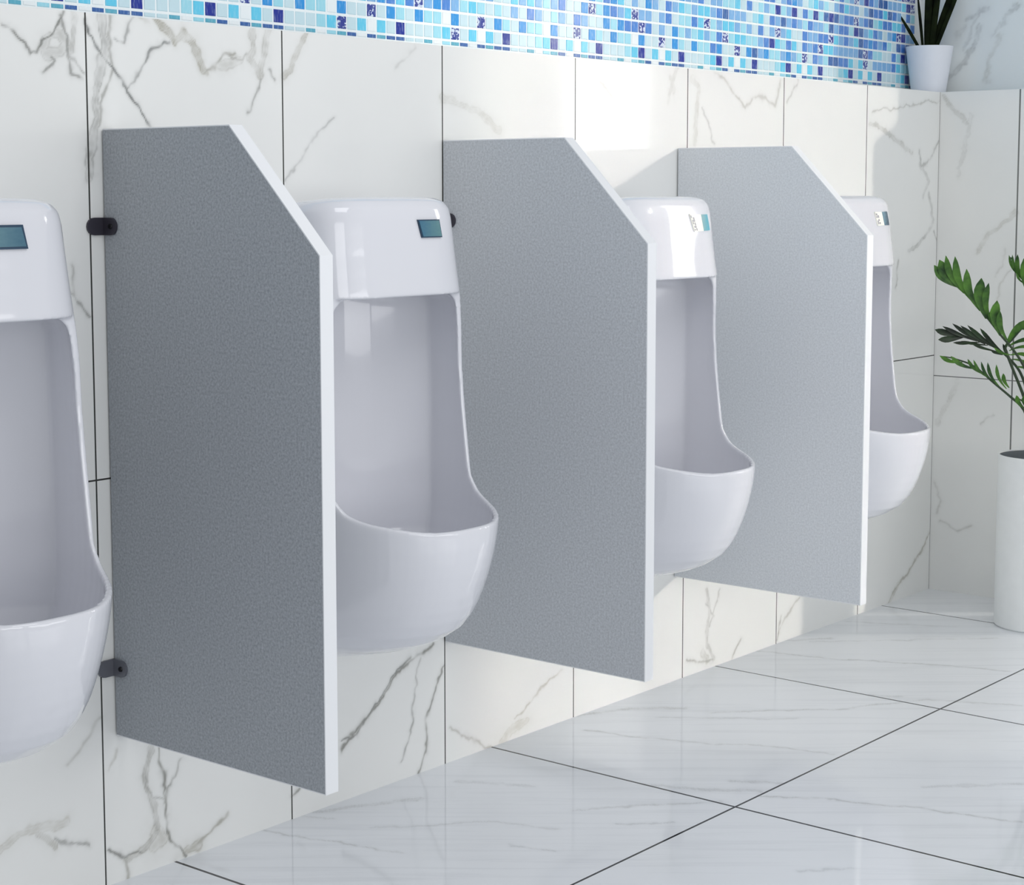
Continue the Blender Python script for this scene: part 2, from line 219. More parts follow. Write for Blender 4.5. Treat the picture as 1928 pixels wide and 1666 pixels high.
def vein_fields(A, B, veins, warp, wmul=1.0, smul=1.0):
    wa = A + warp * (vnoise(A, B, 22, 1) + 0.6 * vnoise(A, B, 60, 2) + 0.35 * vnoise(A, B, 140, 5))
    wb = B + warp * (vnoise(A, B, 22, 3) + 0.6 * vnoise(A, B, 60, 4) + 0.35 * vnoise(A, B, 140, 6))
    br = 0.72 + 0.75 * vnoise(A, B, 45, 7) + 0.5 * vnoise(A, B, 130, 8)
    V = np.zeros(A.shape, np.float32)
    T = np.zeros(A.shape, np.float32)
    for w, s, t, pts in veins:
        w = max(w * wmul, .0034)
        P = np.array(pts)
        pad = 5 * w + 0.04
        m = np.where((wa > P[:, 0].min() - pad) & (wa < P[:, 0].max() + pad) & (wb > P[:, 1].min() - pad) & (wb < P[:, 1].max() + pad))
        if len(m[0]) == 0:
            continue
        qa, qb = wa[m], wb[m]
        d = np.full(qa.shape, 9.0)
        for i in range(len(P) - 1):
            e = P[i + 1] - P[i]
            L = max(e @ e, 1e-9)
            k = np.clip(((qa - P[i, 0]) * e[0] + (qb - P[i, 1]) * e[1]) / L, 0, 1)
            d = np.minimum(d, np.hypot(qa - P[i, 0] - k * e[0], qb - P[i, 1] - k * e[1]))
        core = np.exp(-(d / (0.55 * w)) ** 2)
        halo = 0.28 * np.exp(-(d / (1.6 * w)) ** 2)
        edge = 0.0
        if w > 0.0055:                                   # wide veins: darker rims round a pale core
            edge = np.exp(-((d - 0.62 * w) / 0.0016) ** 2) * 0.75
            core = core * 0.6
        f = s * smul * np.clip((np.maximum(core, edge) + halo) * np.clip(br[m], 0.15, 1.2), 0, 1)
        V[m] = np.maximum(V[m], f)
        T[m] = np.where(f >= V[m] - 1e-6, t, T[m])
    return np.clip(V, 0, 1), T

def grid_obj(name, ax_a, ax_b, put, mat, veins, warp, wmul=1.0, smul=1.0, flip=False):
    """A wall or floor face as a grid whose vertices carry the marble veins."""
    A, B = np.meshgrid(ax_a, ax_b, indexing='ij')
    na, nb = A.shape
    co = np.empty((na * nb, 3), np.float32)
    X, Y, Z = put(A.ravel(), B.ravel())
    co[:, 0] = X; co[:, 1] = Y; co[:, 2] = Z
    idx = np.arange(na * nb).reshape(na, nb)
    q = np.stack([idx[:-1, :-1], idx[1:, :-1], idx[1:, 1:], idx[:-1, 1:]], -1).reshape(-1, 4)
    if flip:
        q = q[:, ::-1]
    me = bpy.data.meshes.new(name)
    me.vertices.add(na * nb)
    me.vertices.foreach_set('co', co.ravel())
    me.loops.add(q.size)
    me.loops.foreach_set('vertex_index', q.ravel().astype(np.int32))
    me.polygons.add(len(q))
    me.polygons.foreach_set('loop_start', np.arange(0, q.size, 4, dtype=np.int32))
    me.update(calc_edges=True)
    V, T = vein_fields(A.ravel(), B.ravel(), veins, warp, wmul, smul)
    for nm, d in (('vein', V), ('tan', T)):
        at = me.attributes.new(nm, 'FLOAT', 'POINT')
        at.data.foreach_set('value', d.astype(np.float32))
    me.materials.append(mat)
    o = link(bpy.data.objects.new(name, me))
    return tag(o, kind='structure')

def add_to(o, verts, faces):
    """Append plain faces (ledge tops, end caps) to a structure mesh."""
    bm = bmesh.new()
    bm.from_mesh(o.data)
    vs = [bm.verts.new(v) for v in verts]
    for f in faces:
        bm.faces.new([vs[i] for i in f])
    bm.to_mesh(o.data)
    bm.free()

def span(lo, a, b, hi, fine, coarse):
    out = []
    if lo < a:
        out += list(np.arange(lo, a, coarse))
    out += list(np.linspace(a, b, int((b - a) / fine) + 1))
    if hi > b:
        out += list(np.linspace(b, hi, max(2, int((hi - b) / coarse) + 1)))[1:]
    return np.array(out)

# ---------------------------------------------------------------- materials
M = {}
M['wall'] = marble('wall_marble', [(0, SEAM0, SEAM, 0.0014), (2, ZSEAM, 5.0, 0.0013)], srgb(238, 239, 237), 0.07)
M['right'] = marble('right_wall_marble', [(1, -0.216, 3.0, 0.0020), (2, 0.564, 5.0, 0.0012)], srgb(238, 239, 237), 0.07, jointcol=srgb(112, 114, 112))
M['right_up'] = marble('upper_right_marble', [(1, -0.216, 3.0, 0.0016)], srgb(234, 239, 239), 0.12)
M['floor'] = marble('floor_marble', [(0, GX0, GT, 0.0027), (1, GY0, GT, 0.0022)], srgb(240, 243, 247), 0.06, streak=math.radians(-51), jointcol=srgb(22, 23, 25))
M['ceramic'] = simple('white_glazed_ceramic', srgb(225, 226, 232), rough=0.10, coat=0.6, spec=0.5)
M['ceramic'].node_tree.nodes['Principled BSDF'].inputs['Coat Roughness'].default_value = 0.03
M['edge'] = simple('white_edge_laminate', srgb(237, 239, 242), rough=0.3)
M['bracket'] = simple('dark_bracket_metal', srgb(62, 60, 70), rough=0.35, metal=0.3)
M['bolt'] = simple('bolt_metal', srgb(26, 26, 30), rough=0.35, metal=0.5)
M['planter'] = simple('matte_white_planter', srgb(238, 241, 241), rough=0.35, noise=0.02)
M['soil'] = simple('dark_soil', srgb(78, 86, 92), rough=0.8, noise=0.25, nscale=120)
M['pot'] = simple('matte_white_pot', srgb(228, 232, 240), rough=0.5, noise=0.02)
M['stem'] = simple('green_stem', srgb(42, 62, 38), rough=0.5)

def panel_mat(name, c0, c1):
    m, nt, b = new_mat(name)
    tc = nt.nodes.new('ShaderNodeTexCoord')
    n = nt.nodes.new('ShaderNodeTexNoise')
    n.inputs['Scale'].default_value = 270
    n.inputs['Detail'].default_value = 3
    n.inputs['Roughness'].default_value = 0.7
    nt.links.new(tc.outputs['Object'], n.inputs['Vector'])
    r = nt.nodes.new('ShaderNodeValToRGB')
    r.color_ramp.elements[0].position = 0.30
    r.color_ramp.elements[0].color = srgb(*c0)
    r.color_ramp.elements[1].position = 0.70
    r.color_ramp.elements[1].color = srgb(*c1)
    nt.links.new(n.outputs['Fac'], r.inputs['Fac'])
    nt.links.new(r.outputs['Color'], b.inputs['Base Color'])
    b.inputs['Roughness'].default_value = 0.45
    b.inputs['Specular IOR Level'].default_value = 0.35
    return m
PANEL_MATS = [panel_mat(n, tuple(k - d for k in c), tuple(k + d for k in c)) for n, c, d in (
    ('dark_speckled_laminate', (161, 166, 172), 20), ('grey_speckled_laminate', (193, 197, 202), 17), ('pale_speckled_laminate', (219, 223, 227), 12))]  # brightening along the row is put into the three board greys
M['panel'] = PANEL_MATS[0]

def leaf_mat(name, c0, c1):
    m, nt, b = new_mat(name)
    tc = nt.nodes.new('ShaderNodeTexCoord')
    n = nt.nodes.new('ShaderNodeTexNoise')
    n.inputs['Scale'].default_value = 28
    n.inputs['Detail'].default_value = 3
    nt.links.new(tc.outputs['Object'], n.inputs['Vector'])
    r = nt.nodes.new('ShaderNodeValToRGB')
    r.color_ramp.elements[0].position = 0.35
    r.color_ramp.elements[0].color = c0
    r.color_ramp.elements[1].position = 0.68
    r.color_ramp.elements[1].color = c1
    nt.links.new(n.outputs['Fac'], r.inputs['Fac'])
    nt.links.new(r.outputs['Color'], b.inputs['Base Color'])
    b.inputs['Roughness'].default_value = 0.4
    return m
M['leaf'] = leaf_mat('glossy_green_leaf', srgb(30, 70, 18), srgb(92, 144, 46))
M['leaf_dark'] = leaf_mat('shaded_green_leaf', srgb(14, 26, 14), srgb(40, 64, 34))  # shaded copy of the leaf green, the shade held in its colour
M['blade'] = leaf_mat('dark_blade_leaf', srgb(5, 10, 5), srgb(26, 36, 14))
M['blade'].node_tree.nodes['Principled BSDF'].inputs['Specular IOR Level'].default_value = 0.08
M['blade'].node_tree.nodes['Principled BSDF'].inputs['Roughness'].default_value = 0.7

def glass_mat(name, c0, c1):
    m, nt, b = new_mat(name)
    tc = nt.nodes.new('ShaderNodeTexCoord')
    sp = nt.nodes.new('ShaderNodeSeparateXYZ')
    nt.links.new(tc.outputs['Generated'], sp.inputs[0])
    n = nt.nodes.new('ShaderNodeTexNoise')
    n.inputs['Scale'].default_value = 6
    nt.links.new(tc.outputs['Generated'], n.inputs['Vector'])
    f = mathn(nt, 'ADD', sp.outputs[0], mathn(nt, 'MULTIPLY', mathn(nt, 'SUBTRACT', n.outputs['Fac'], 0.5), 0.5))
    c = mix_col(nt, f, c0, c1)
    nt.links.new(c, b.inputs['Base Color'])
    b.inputs['Roughness'].default_value = 0.3
    b.inputs['Specular IOR Level'].default_value = 0.25
    return m
M['sensor_teal'] = glass_mat('teal_sensor_glass', srgb(66, 112, 138), srgb(96, 138, 142))
M['sensor_dull'] = glass_mat('dull_teal_sensor_glass', srgb(104, 140, 150), srgb(70, 108, 128))
M['sensor_cyan'] = glass_mat('cyan_sensor_glass', srgb(150, 180, 182), srgb(70, 172, 194))  # pale-to-cyan blend puts a reflection into the glass colour
M['sensor_navy'] = glass_mat('navy_sensor_glass', srgb(128, 160, 176), srgb(4, 24, 50))
M['bezel_dark'] = simple('dark_sensor_bezel', srgb(30, 62, 88), rough=0.25)
M['sticker'] = simple('white_sticker', srgb(250, 249, 240), rough=0.4)
M['ink'] = simple('grey_ink', srgb(172, 170, 174), rough=0.6)

# ---------------------------------------------------------------- room shell
ax = span(-0.8, 1.25, XR, XR, 0.0023, 0.1)
az = np.linspace(0, ZL, 562)
wall = grid_obj('wall_back', ax, az, lambda a, b: (a, 0 * a, b), M['wall'], WALL_VEINS, 0.011, smul=1.2)
add_to(wall, [(-0.8, 0, ZL), (XR, 0, ZL), (XR + RC, RC, ZL), (-0.8, RC, ZL), (-0.8, RC, 0), (-0.8, 0, 0)],
       [(0, 1, 2, 3), (0, 3, 4, 5)])
RWL = 0.44                                             # length of the right wall
ay = np.linspace(-RWL, 0, int(RWL / 0.003))
rw = grid_obj('wall_right', ay, az, lambda a, b: (XR + 0 * a, a, b), M['right'], RIGHT_VEINS, 0.012, flip=True)
add_to(rw, [(XR, 0, ZL), (XR + RC, RC, ZL), (XR + RC, -RWL, ZL), (XR, -RWL, ZL), (XR, -RWL, 0), (XR + RC, -RWL, 0)],
       [(0, 3, 2, 1), (3, 4, 5, 2)])
au = np.linspace(-RWL, RC, int(RWL / 0.004))
azu = np.linspace(ZL, 2.1, 160)
ru = grid_obj('wall_right_upper', au, azu, lambda a, b: (XR + RC + 0 * a, a, b), M['right_up'], RIGHT_UP_VEINS, 0.016, flip=True)
add_to(ru, [(XR + RC, -RWL, ZL), (XR + RC, -RWL, 2.1), (XR + RC + .12, -RWL, 2.1), (XR + RC + .12, -RWL, ZL)], [(0, 1, 2, 3)])

fx = span(-1.5, 1.45, 4.385, 6.5, 0.0035, 0.25)
fy = span(-4.0, -1.15, 0.0, 0.0, 0.0035, 0.25)
floor = grid_obj('floor', fx, fy, lambda a, b: (a, b, 0 * a), M['floor'], FLOOR_VEINS, 0.012, wmul=1.3, smul=.75)

# mosaic wall: every tile a slightly raised plate over white grout, colours in a repeating sheet
def mosaic():
    px, pz = 0.02505, 0.0262
    z0 = 1.318
    D, Bm, C, L, Pl, Wh, S = [srgb(*c)[:3] for c in
        ((34, 52, 150), (52, 150, 222), (104, 206, 238), (160, 220, 236), (203, 228, 236), (240, 246, 248), (52, 66, 150))]
    Tl, Db, B2, B3 = [srgb(*c)[:3] for c in ((96, 176, 200), (62, 104, 170), (78, 134, 212), (128, 180, 228))]
    row1 = [D, Pl, Pl, Pl, L, C, S, Pl, C, Wh, C, Pl]
    row2 = [Bm, Pl, Pl, S, Pl, Bm, L, Pl, Bm, L, L, Wh]
    row0 = [Db, Pl, Pl, Tl, Wh, L, Tl, Db, Wh, Db, Tl, Db]
    verts, faces, cols, spk = [], [], [], []
    x_dark = 2.478
    i0 = int((-0.8 - x_dark) / px)
    i1 = int((XR + RC - x_dark) / px)
    yb = RC
    g = 0.0030
    nrow = 26
    for i in range(i0, i1):
        cx = x_dark + i * px
        right = min(max((cx - 3.2) / 0.9, 0), 1)
        for r in range(nrow):
            zz = z0 + (r - 1) * pz
            if r == 0: c = row0[i % 12]
            elif r == 1: c = row1[i % 12]
            elif r == 2: c = row2[(i - 6) % 12]
            else:
                c = random.choice([Bm, L, C, Pl, B3, B2, Pl, L, D if random.random() < 0.35 else B3, S if random.random() < 0.4 else C])
            if r >= 2 and random.random() < right * 0.7 and c not in (D, S):
                c = random.choice([B2, B3, B3, B2, B3, C, Db, L])
            if r == 1 and c is S and not 2.1 < cx < 2.75:
                c = D
            s = 1.0 if c is S else 0.0
            x0, x1 = cx - px / 2 + g / 2, cx + px / 2 - g / 2
            za, zb = (1.3095, 1.3160) if r == 0 else (zz + .0023, zz + pz - .0023)
            k = len(verts)
            y1, y2 = yb, yb - 0.0012
            e = 0.0008
            verts += [(x0, y1, za), (x1, y1, za), (x1, y1, zb), (x0, y1, zb), (x0 + e, y2, za + e), (x1 - e, y2, za + e), (x1 - e, y2, zb - e), (x0 + e, y2, zb - e)]
            for f in ((4, 5, 6, 7), (0, 1, 5, 4), (1, 2, 6, 5), (2, 3, 7, 6), (3, 0, 4, 7)):
                faces.append(tuple(k + j for j in f)); cols.append(c); spk.append(s)
    k = len(verts)
    verts += [(-0.8, yb, ZL), (XR + RC, yb, ZL), (XR + RC, yb, z0 + nrow * pz), (-0.8, yb, z0 + nrow * pz)]
    faces.append((k, k + 1, k + 2, k + 3)); cols.append(srgb(244, 249, 250)[:3]); spk.append(-1.0)
    m, nt, b = new_mat('blue_glass_mosaic')
    ca, sa = attr(nt, 'tilecol'), attr(nt, 'speckle')
    gm = nt.nodes.new('ShaderNodeNewGeometry')
    mp = nt.nodes.new('ShaderNodeMapping')
    mp.inputs['Scale'].default_value = (260, 1, 60)
    nt.links.new(gm.outputs['Position'], mp.inputs['Vector'])
    st = nt.nodes.new('ShaderNodeTexNoise'); st.inputs['Scale'].default_value = 1.0; st.inputs['Detail'].default_value = 2
    nt.links.new(mp.outputs[0], st.inputs['Vector'])
    n2 = nt.nodes.new('ShaderNodeTexNoise'); n2.inputs['Scale'].default_value = 190; n2.inputs['Detail'].default_value = 1
    nt.links.new(gm.outputs['Position'], n2.inputs['Vector'])
    mottle = mathn(nt, 'MULTIPLY', mathn(nt, 'GREATER_THAN', n2.outputs['Fac'], 0.54), mathn(nt, 'MAXIMUM', sa.outputs['Fac'], 0.0))
    wash = nt.nodes.new('ShaderNodeMapRange')
    wash.inputs['From Min'].default_value = 0.5; wash.inputs['From Max'].default_value = 0.8; wash.inputs['To Max'].default_value = 0.30
    nt.links.new(st.outputs['Fac'], wash.inputs['Value'])
    c = mix_col(nt, wash.outputs[0], ca.outputs['Color'], srgb(216, 238, 246))
    c = mix_col(nt, mottle, c, srgb(214, 226, 242))
    nt.links.new(c, b.inputs['Base Color'])
    b.inputs['Roughness'].default_value = 0.12
    o = mesh_obj('wall_back_upper', verts, faces, m)
    me = o.data
    a = me.attributes.new('tilecol', 'FLOAT_COLOR', 'FACE')
    a.data.foreach_set('color', np.array([list(c) + [1.0] for c in cols], np.float32).ravel())
    s = me.attributes.new('speckle', 'FLOAT', 'FACE')
    s.data.foreach_set('value', np.array(spk, np.float32))
    tag(o, kind='structure')
mosaic()

# ---------------------------------------------------------------- urinals
HW = [(.292, .075), (.300, .100), (.312, .124), (.325, .138), (.34, .150), (.36, .164), (.40, .174), (.50, .187), (.535, .188), (.58, .186), (.63, .184), (.876, .178), (1.0, .170), (1.015, .167), (1.026, .160), (1.032, .149), (1.034, .135)]
NN = [(.26, 2.0), (.40, 2.25), (.50, 2.4), (.58, 2.7), (.66, 3.6), (.80, 4.5), (1.04, 4.5)]
VF = [(.292, .085), (.298, .125), (.305, .165), (.313, .205), (.32, .232), (.33, .264), (.34, .288), (.36, .319), (.38, .3353), (.40, .3464), (.42, .355), (.44, .3618), (.46, .3675), (.48, .3716), (.50, .3745), (.52, .375), (.535, .3745), (.56, .368), (.60, .345), (.66, .305), (.75, .275), (.82, .262), (.88, .250), (.91, .2458), (.94, .2419), (.97, .2385), (1.0, .2353), (1.015, .2325), (1.026, .225), (1.032, .213), (1.034, .198)]
VE = [(.527, .40), (.532, .352), (.54, .314), (.545, .290), (.55, .2724), (.555, .260), (.56, .2518), (.57, .2422), (.58, .2350), (.60, .2296), (.65, .2225), (.70, .2170), (.75, .2140), (.80, .2145), (.84, .2185), (.86, .2215), (.88, .2250)]

def tab(T, z):
    return float(np.interp(z, [a[0] for a in T], [a[1] for a in T]))

def half_section(hw, vf, n, N=48):
    t = np.linspace(math.pi, 0, N)
    c, s = np.cos(t), np.sin(t)
    u = hw * np.sign(c) * np.abs(c) ** (2 / n)
    v = vf * np.abs(s) ** (2 / n)
    return u, v

def loft(name, rings):
    bm = bmesh.new()
    R = [[bm.verts.new(p) for p in r] for r in rings]
    n = len(rings[0])
    for a, b in zip(R[:-1], R[1:]):
        for i in range(n):
            bm.faces.new([a[i], a[(i + 1) % n], b[(i + 1) % n], b[i]])
    bm.faces.new(R[0][::-1])
    bm.faces.new(R[-1])
    return bm_obj(name, bm, None)

def urinal_body():
    zs = sorted(set([a[0] for a in HW] + [a[0] for a in VF] + [round(.62 + .03 * k, 3) for k in range(13)]))
    rings = []
    for z in zs:
        u, v = half_section(tab(HW, z), tab(VF, z), tab(NN, z))
        rings.append([(a, -b - 0.0, z) for a, b in zip(u, v)])
    outer = loft('temp_outer', rings)
    # inner pocket: the outer section moved in by the wall thickness, closed by a curved back
    rings = []
    for z in [.362, .368, .378, .395, .42, .45, .48, .51, .53, .56, .60, .65, .70, .76, .80, .84, .855, .860, .864, .867, .872, .8755, .877]:
        t = .0085
        if z < .50:
            t += .060 * ((.50 - z) / .14) ** 2.2
        hw, vf, n = tab(HW, z) - t, tab(VF, z) - t, tab(NN, z)
        if z > .855:
            hw -= .022 * (1 - math.sqrt(max(0, 1 - ((z - .855) / .022) ** 2)))
        vb = .055 + (.05 * ((.50 - z) / .14) ** 2 if z < .5 else 0)
        def front(u): return vf * max(0, 1 - abs(u / hw) ** n) ** (1 / n)
        def back(u): return vb + .085 * abs(u / hw) ** 2.6
        lo, hi = 0.0, hw
        for _ in range(40):
            mid = (lo + hi) / 2
            if front(mid) > back(mid): lo = mid
            else: hi = mid
        ui = lo * .999
        th = np.linspace(math.pi, 0, 40)
        us = ui * np.cos(th)
        f = [(a, -front(a), z) for a in us]
        b = [(a, -back(a), z) for a in us[::-1][1:-1]]
        rings.append(f + b)
    pocket = loft('temp_pocket', rings)
    # the open front above the rim
    rings = []
    for z in [.527, .5285, .532, .536, .54, .545, .55, .555, .56, .57, .58, .60, .65, .70, .76, .80, .84, .855, .860, .864, .867, .872, .8755, .877]:
        w = .30
        if z >= .855:
            hw = tab(HW, z) - .0085 - .022 * (1 - math.sqrt(max(0, 1 - ((z - .855) / .022) ** 2)))
            w = hw - .004
        ve = tab(VE, z)
        rings.append([(-w, -ve, z), (-w, -.6, z), (w, -.6, z), (w, -ve, z)])
    prism = loft('temp_prism', rings)
    for c in (pocket, prism):
        mo = outer.modifiers.new('cut', 'BOOLEAN')
        mo.operation = 'DIFFERENCE'; mo.solver = 'EXACT'; mo.object = c
    mo = outer.modifiers.new('vox', 'REMESH')
    mo.mode = 'VOXEL'; mo.voxel_size = 0.0019; mo.use_smooth_shade = True
    mo = outer.modifiers.new('sm', 'SMOOTH')
    mo.factor = 0.5; mo.iterations = 30
    bpy.context.view_layer.update()
    dg = bpy.context.evaluated_depsgraph_get()
    me = bpy.data.meshes.new_from_object(outer.evaluated_get(dg))
    co = np.empty(len(me.vertices) * 3, np.float32)
    me.vertices.foreach_get('co', co)
    co = co.reshape(-1, 3)
    # the top falls a little towards the wall
    k = np.clip((co[:, 2] - .90) / .13, 0, 1) * np.clip(1 + co[:, 1] / .25, 0, 1)
    co[:, 2] -= .034 * k ** 1.4
    co[:, 1] = np.minimum(co[:, 1], -0.0015)
    me.vertices.foreach_set('co', co.ravel())
    me.name = 'urinal_body'
    me.materials.clear(); me.materials.append(M['ceramic'])
    me.polygons.foreach_set('use_smooth', [True] * len(me.polygons))
    me.update()
    for o in (outer, pocket, prism):
        bpy.data.objects.remove(o)
    return me

BODY = urinal_body()

def surf(u, z, off):
    hw, vf, n = tab(HW, z), tab(VF, z), tab(NN, z)
    return (u, -(vf * max(0, 1 - abs(u / hw) ** n) ** (1 / n)) - off, z)

def patch(name, quad, mat, parent, off=0.0016, n=6):
    """A thin plate that follows the hood: quad = (u,z) corners TL, TR, BR, BL."""
    bm = bmesh.new()
    (a, b, c, d) = quad
    G = []
    for layer in (off, -0.004):
        rows = []
        for i in range(n + 1):
            s = i / n
            row = []
            for j in range(n + 1):
                t = j / n
                u = (a[0] * (1 - t) + b[0] * t) * (1 - s) + (d[0] * (1 - t) + c[0] * t) * s
                z = (a[1] * (1 - t) + b[1] * t) * (1 - s) + (d[1] * (1 - t) + c[1] * t) * s
                row.append(bm.verts.new(surf(u, z, layer)))
            rows.append(row)
        G.append(rows)
    for k, rows in enumerate(G):
        for i in range(n):
            for j in range(n):
                bm.faces.new([rows[i][j], rows[i][j + 1], rows[i + 1][j + 1], rows[i + 1][j]])
    ring = lambda r: r[0] + [r[i][n] for i in range(1, n + 1)] + r[n][:-1][::-1] + [r[i][0] for i in range(n - 1, 0, -1)]
    A, B = ring(G[0]), ring(G[1])
    for i in range(len(A)):
        j = (i + 1) % len(A)
        bm.faces.new([A[i], B[i], B[j], A[j]])
    return bm_obj(name, bm, mat, parent)

def quad_inset(q, e):
    (a, b, c, d) = q
    return ((a[0] + e, a[1] - e), (b[0] - e, b[1] - e), (c[0] - e, c[1] + e), (d[0] + e, d[1] + e))

U_LABEL = ['glossy white wall-hung urinal cut off by the left picture edge, left of the first partition',
           'glossy white urinal with a plain teal sensor window, between the first and second grey partitions',
           'glossy white urinal with a cyan sensor window, between the middle and farthest grey partitions',
           'farthest white urinal with a navy sensor window, between the last partition and the room corner']
for i, cx in enumerate(URINALS):
    r = empty('urinal', (cx, 0, .292), U_LABEL[i], 'urinal', 'row of wall-hung urinals')
    b = link(bpy.data.objects.new('body', BODY), r)
    b.location = (0, 0, -.292)
    def on(q, name, mat, off, parent=r):
        o = patch(name, q, mat, parent, off)
        o.location = (0, 0, -.292) if parent is r else (0, 0, 0)
        return o
    if i < 2:
        q = [((0.000, .997), (0.060, .997), (0.065, .967), (0.004, .967)), ((0.029, .995), (0.081, .995), (0.085, .967), (0.036, .967))][i]
        s = on(q, 'sensor_window', M['bezel_dark'], .0030)
        on(quad_inset(q, .0030 if i == 0 else .0018), 'sensor_glass', M['sensor_dull' if i == 0 else 'sensor_teal'], .0036, s)
    else:
        q = ((0.068, .996), (0.093, .996), (0.100, .966), (0.074, .965)) if i == 2 else ((0.063, .995), (0.089, .996), (0.098, .966), (0.071, .966))
        lb = ((0.029, .997), (0.068, .996), (0.074, .965), (0.042, .964)) if i == 2 else ((0.029, .995), (0.061, .995), (0.070, .966), (0.039, .965))
        s = on(q, 'sensor_window', M['sensor_cyan' if i == 2 else 'sensor_navy'], .0030)
        l = on(lb, 'sensor_label', M['sticker'], .0026)
        tag(l, 'white sticker with small grey marks')
        # grey printed marks along the left of the sticker, too small to read in the photo
        def at(s_, t_):
            a, b_, c_, d_ = lb
            return ((a[0] * (1 - t_) + b_[0] * t_) * (1 - s_) + (d_[0] * (1 - t_) + c_[0] * t_) * s_, (a[1] * (1 - t_) + b_[1] * t_) * (1 - s_) + (d_[1] * (1 - t_) + c_[1] * t_) * s_)
        if i == 2:
            marks = [(.08, .22, .02, .10), (.18, .34, .18, .30), (.34, .44, .05, .30), (.46, .58, .05, .14), (.48, .66, .20, .30), (.68, .78, .08, .30), (.80, .94, .22, .32), (.84, .93, .03, .13)]
        else:
            marks = [(.10, .26, .05, .24), (.24, .42, .22, .42), (.30, .42, .03, .18), (.52, .66, .24, .40), (.62, .88, .08, .22), (.74, .88, .28, .46)]
        for s0, s1, t0, t1 in marks:
            on((at(s0, t0), at(s0, t1), at(s1, t1), at(s1, t0)), 'printed_mark', M['ink'], .0029, l)

# ---------------------------------------------------------------- partitions
PB, PT, PD, PC, PZ, TH = 0.2284, 1.1284, 0.4441, 0.2732, 0.9545, 0.0243
OUT = [(-0.004, PB), (-PD, PB), (-PD, PZ), (-PC, PT), (-0.004, PT)]      # (y, z)

def offset_poly(P, e):
    n = len(P)
    out = []
    for i in range(n):
        p0, p1, p2 = Vector(P[i - 1]), Vector(P[i]), Vector(P[(i + 1) % n])
        d1, d2 = (p1 - p0).normalized(), (p2 - p1).normalized()
        n1, n2 = Vector((d1.y, -d1.x)), Vector((d2.y, -d2.x))
        k = (n1 + n2).normalized()
        out.append(tuple(p1 + k * (e / max(k.dot(n1), .2))))
    return out

def prism_x(bm, P, x0, x1):
    a = [bm.verts.new((x0, y, z)) for y, z in P]
    b = [bm.verts.new((x1, y, z)) for y, z in P]
    n = len(P)
    bm.faces.new(a); bm.faces.new(b[::-1])
    for i in range(n):
        j = (i + 1) % n
        bm.faces.new([a[i], b[i], b[j], a[j]])

def band(bm, P, Q, x0, x1, skip):
    n = len(P)
    for i in range(n):
        if i == skip:
            continue
        j = (i + 1) % n
        v = [bm.verts.new((x, y, z)) for x in (x0, x1) for y, z in (P[i], P[j], Q[j], Q[i])]
        for f in ((0, 1, 2, 3), (7, 6, 5, 4), (0, 4, 5, 1), (1, 5, 6, 2), (2, 6, 7, 3), (3, 7, 4, 0)):
            bm.faces.new([v[k] for k in f])
    bmesh.ops.remove_doubles(bm, verts=bm.verts[:], dist=1e-6)

def pill(hor0, hor1, z, h, square_end, n=8):
    """2D outline: straight at hor0, rounded at hor1."""
    r = h / 2
    s = 1 if hor1 > hor0 else -1
    pts = [(hor0, z - r)]
    for k in range(n + 1):
        a = -math.pi / 2 + math.pi * k / n
        pts.append((hor1 - s * r + s * r * math.cos(a), z + r * math.sin(a)))
    pts.append((hor0, z + r))
    return pts

def bracket(parent, z, mat, label):
    bm = bmesh.new()
    P = pill(-0.001, -0.033, z, .0255, True)           # plate on the panel face
    prism_x(bm, P, -0.0035, 0.0)
    Q = pill(0.0, -0.031, z, .0255, True)              # plate on the wall
    a = [bm.verts.new((x, -0.0005, zz)) for x, zz in Q]
    b = [bm.verts.new((x, -0.0040, zz)) for x, zz in Q]
    n = len(Q)
    bm.faces.new(a); bm.faces.new(b[::-1])
    for i in range(n):
        j = (i + 1) % n
        bm.faces.new([a[i], b[i], b[j], a[j]])
    o = bm_obj('bracket', bm, mat, parent)
    tag(o, label)
    bm = bmesh.new()
    bmesh.ops.create_cone(bm, cap_ends=True, segments=14, radius1=.0042, radius2=.0034, depth=.0022,
                          matrix=Matrix.Translation((-.0045, -.021, z)) @ Matrix.Rotation(-math.pi / 2, 4, 'Y'))
    bm_obj('bolt', bm, M['bolt'], o)
    return o

M['bracket_low'] = simple('grey_bracket_metal', srgb(112, 114, 122), rough=0.35, metal=0.3)

def make_panel():
    r = empty('partition_panel', (0, 0, PB), 'x', 'partition', 'grey partition panels between the urinals')
    inner = offset_poly(OUT, .0016)
    sgn = Vector(inner[1]) - Vector(OUT[1])
    if sgn.y < 0:
        inner = offset_poly(OUT, -.0016)
    inner[0] = (OUT[0][0], inner[0][1]); inner[4] = (OUT[4][0], inner[4][1])
    bm = bmesh.new(); prism_x(bm, inner, 0.0, TH)
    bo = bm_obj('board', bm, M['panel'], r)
    bm = bmesh.new(); band(bm, OUT, inner, 0.0003, TH - .0003, 4)
    eb = bm_obj('edge_band', bm, M['edge'], r)
    tag(eb, 'white edge band')
    b1 = bracket(r, .988, M['bracket'], 'dark wall bracket')
    b2 = bracket(r, .333, M['bracket_low'], 'grey wall bracket')
    for c in (bo, eb, b1, b2):
        c.location.z = -PB
    return r

P_LABEL = ['nearest and darkest grey partition, with two wall brackets in view',
           'middle grey partition, between the teal-sensor urinal and the cyan-sensor urinal',
           'farthest and palest grey partition, in front of the last urinal']
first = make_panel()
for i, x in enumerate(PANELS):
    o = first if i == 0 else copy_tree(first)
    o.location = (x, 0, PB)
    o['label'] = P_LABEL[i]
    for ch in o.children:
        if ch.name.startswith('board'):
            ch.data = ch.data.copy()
            ch.data.materials[0] = PANEL_MATS[i]

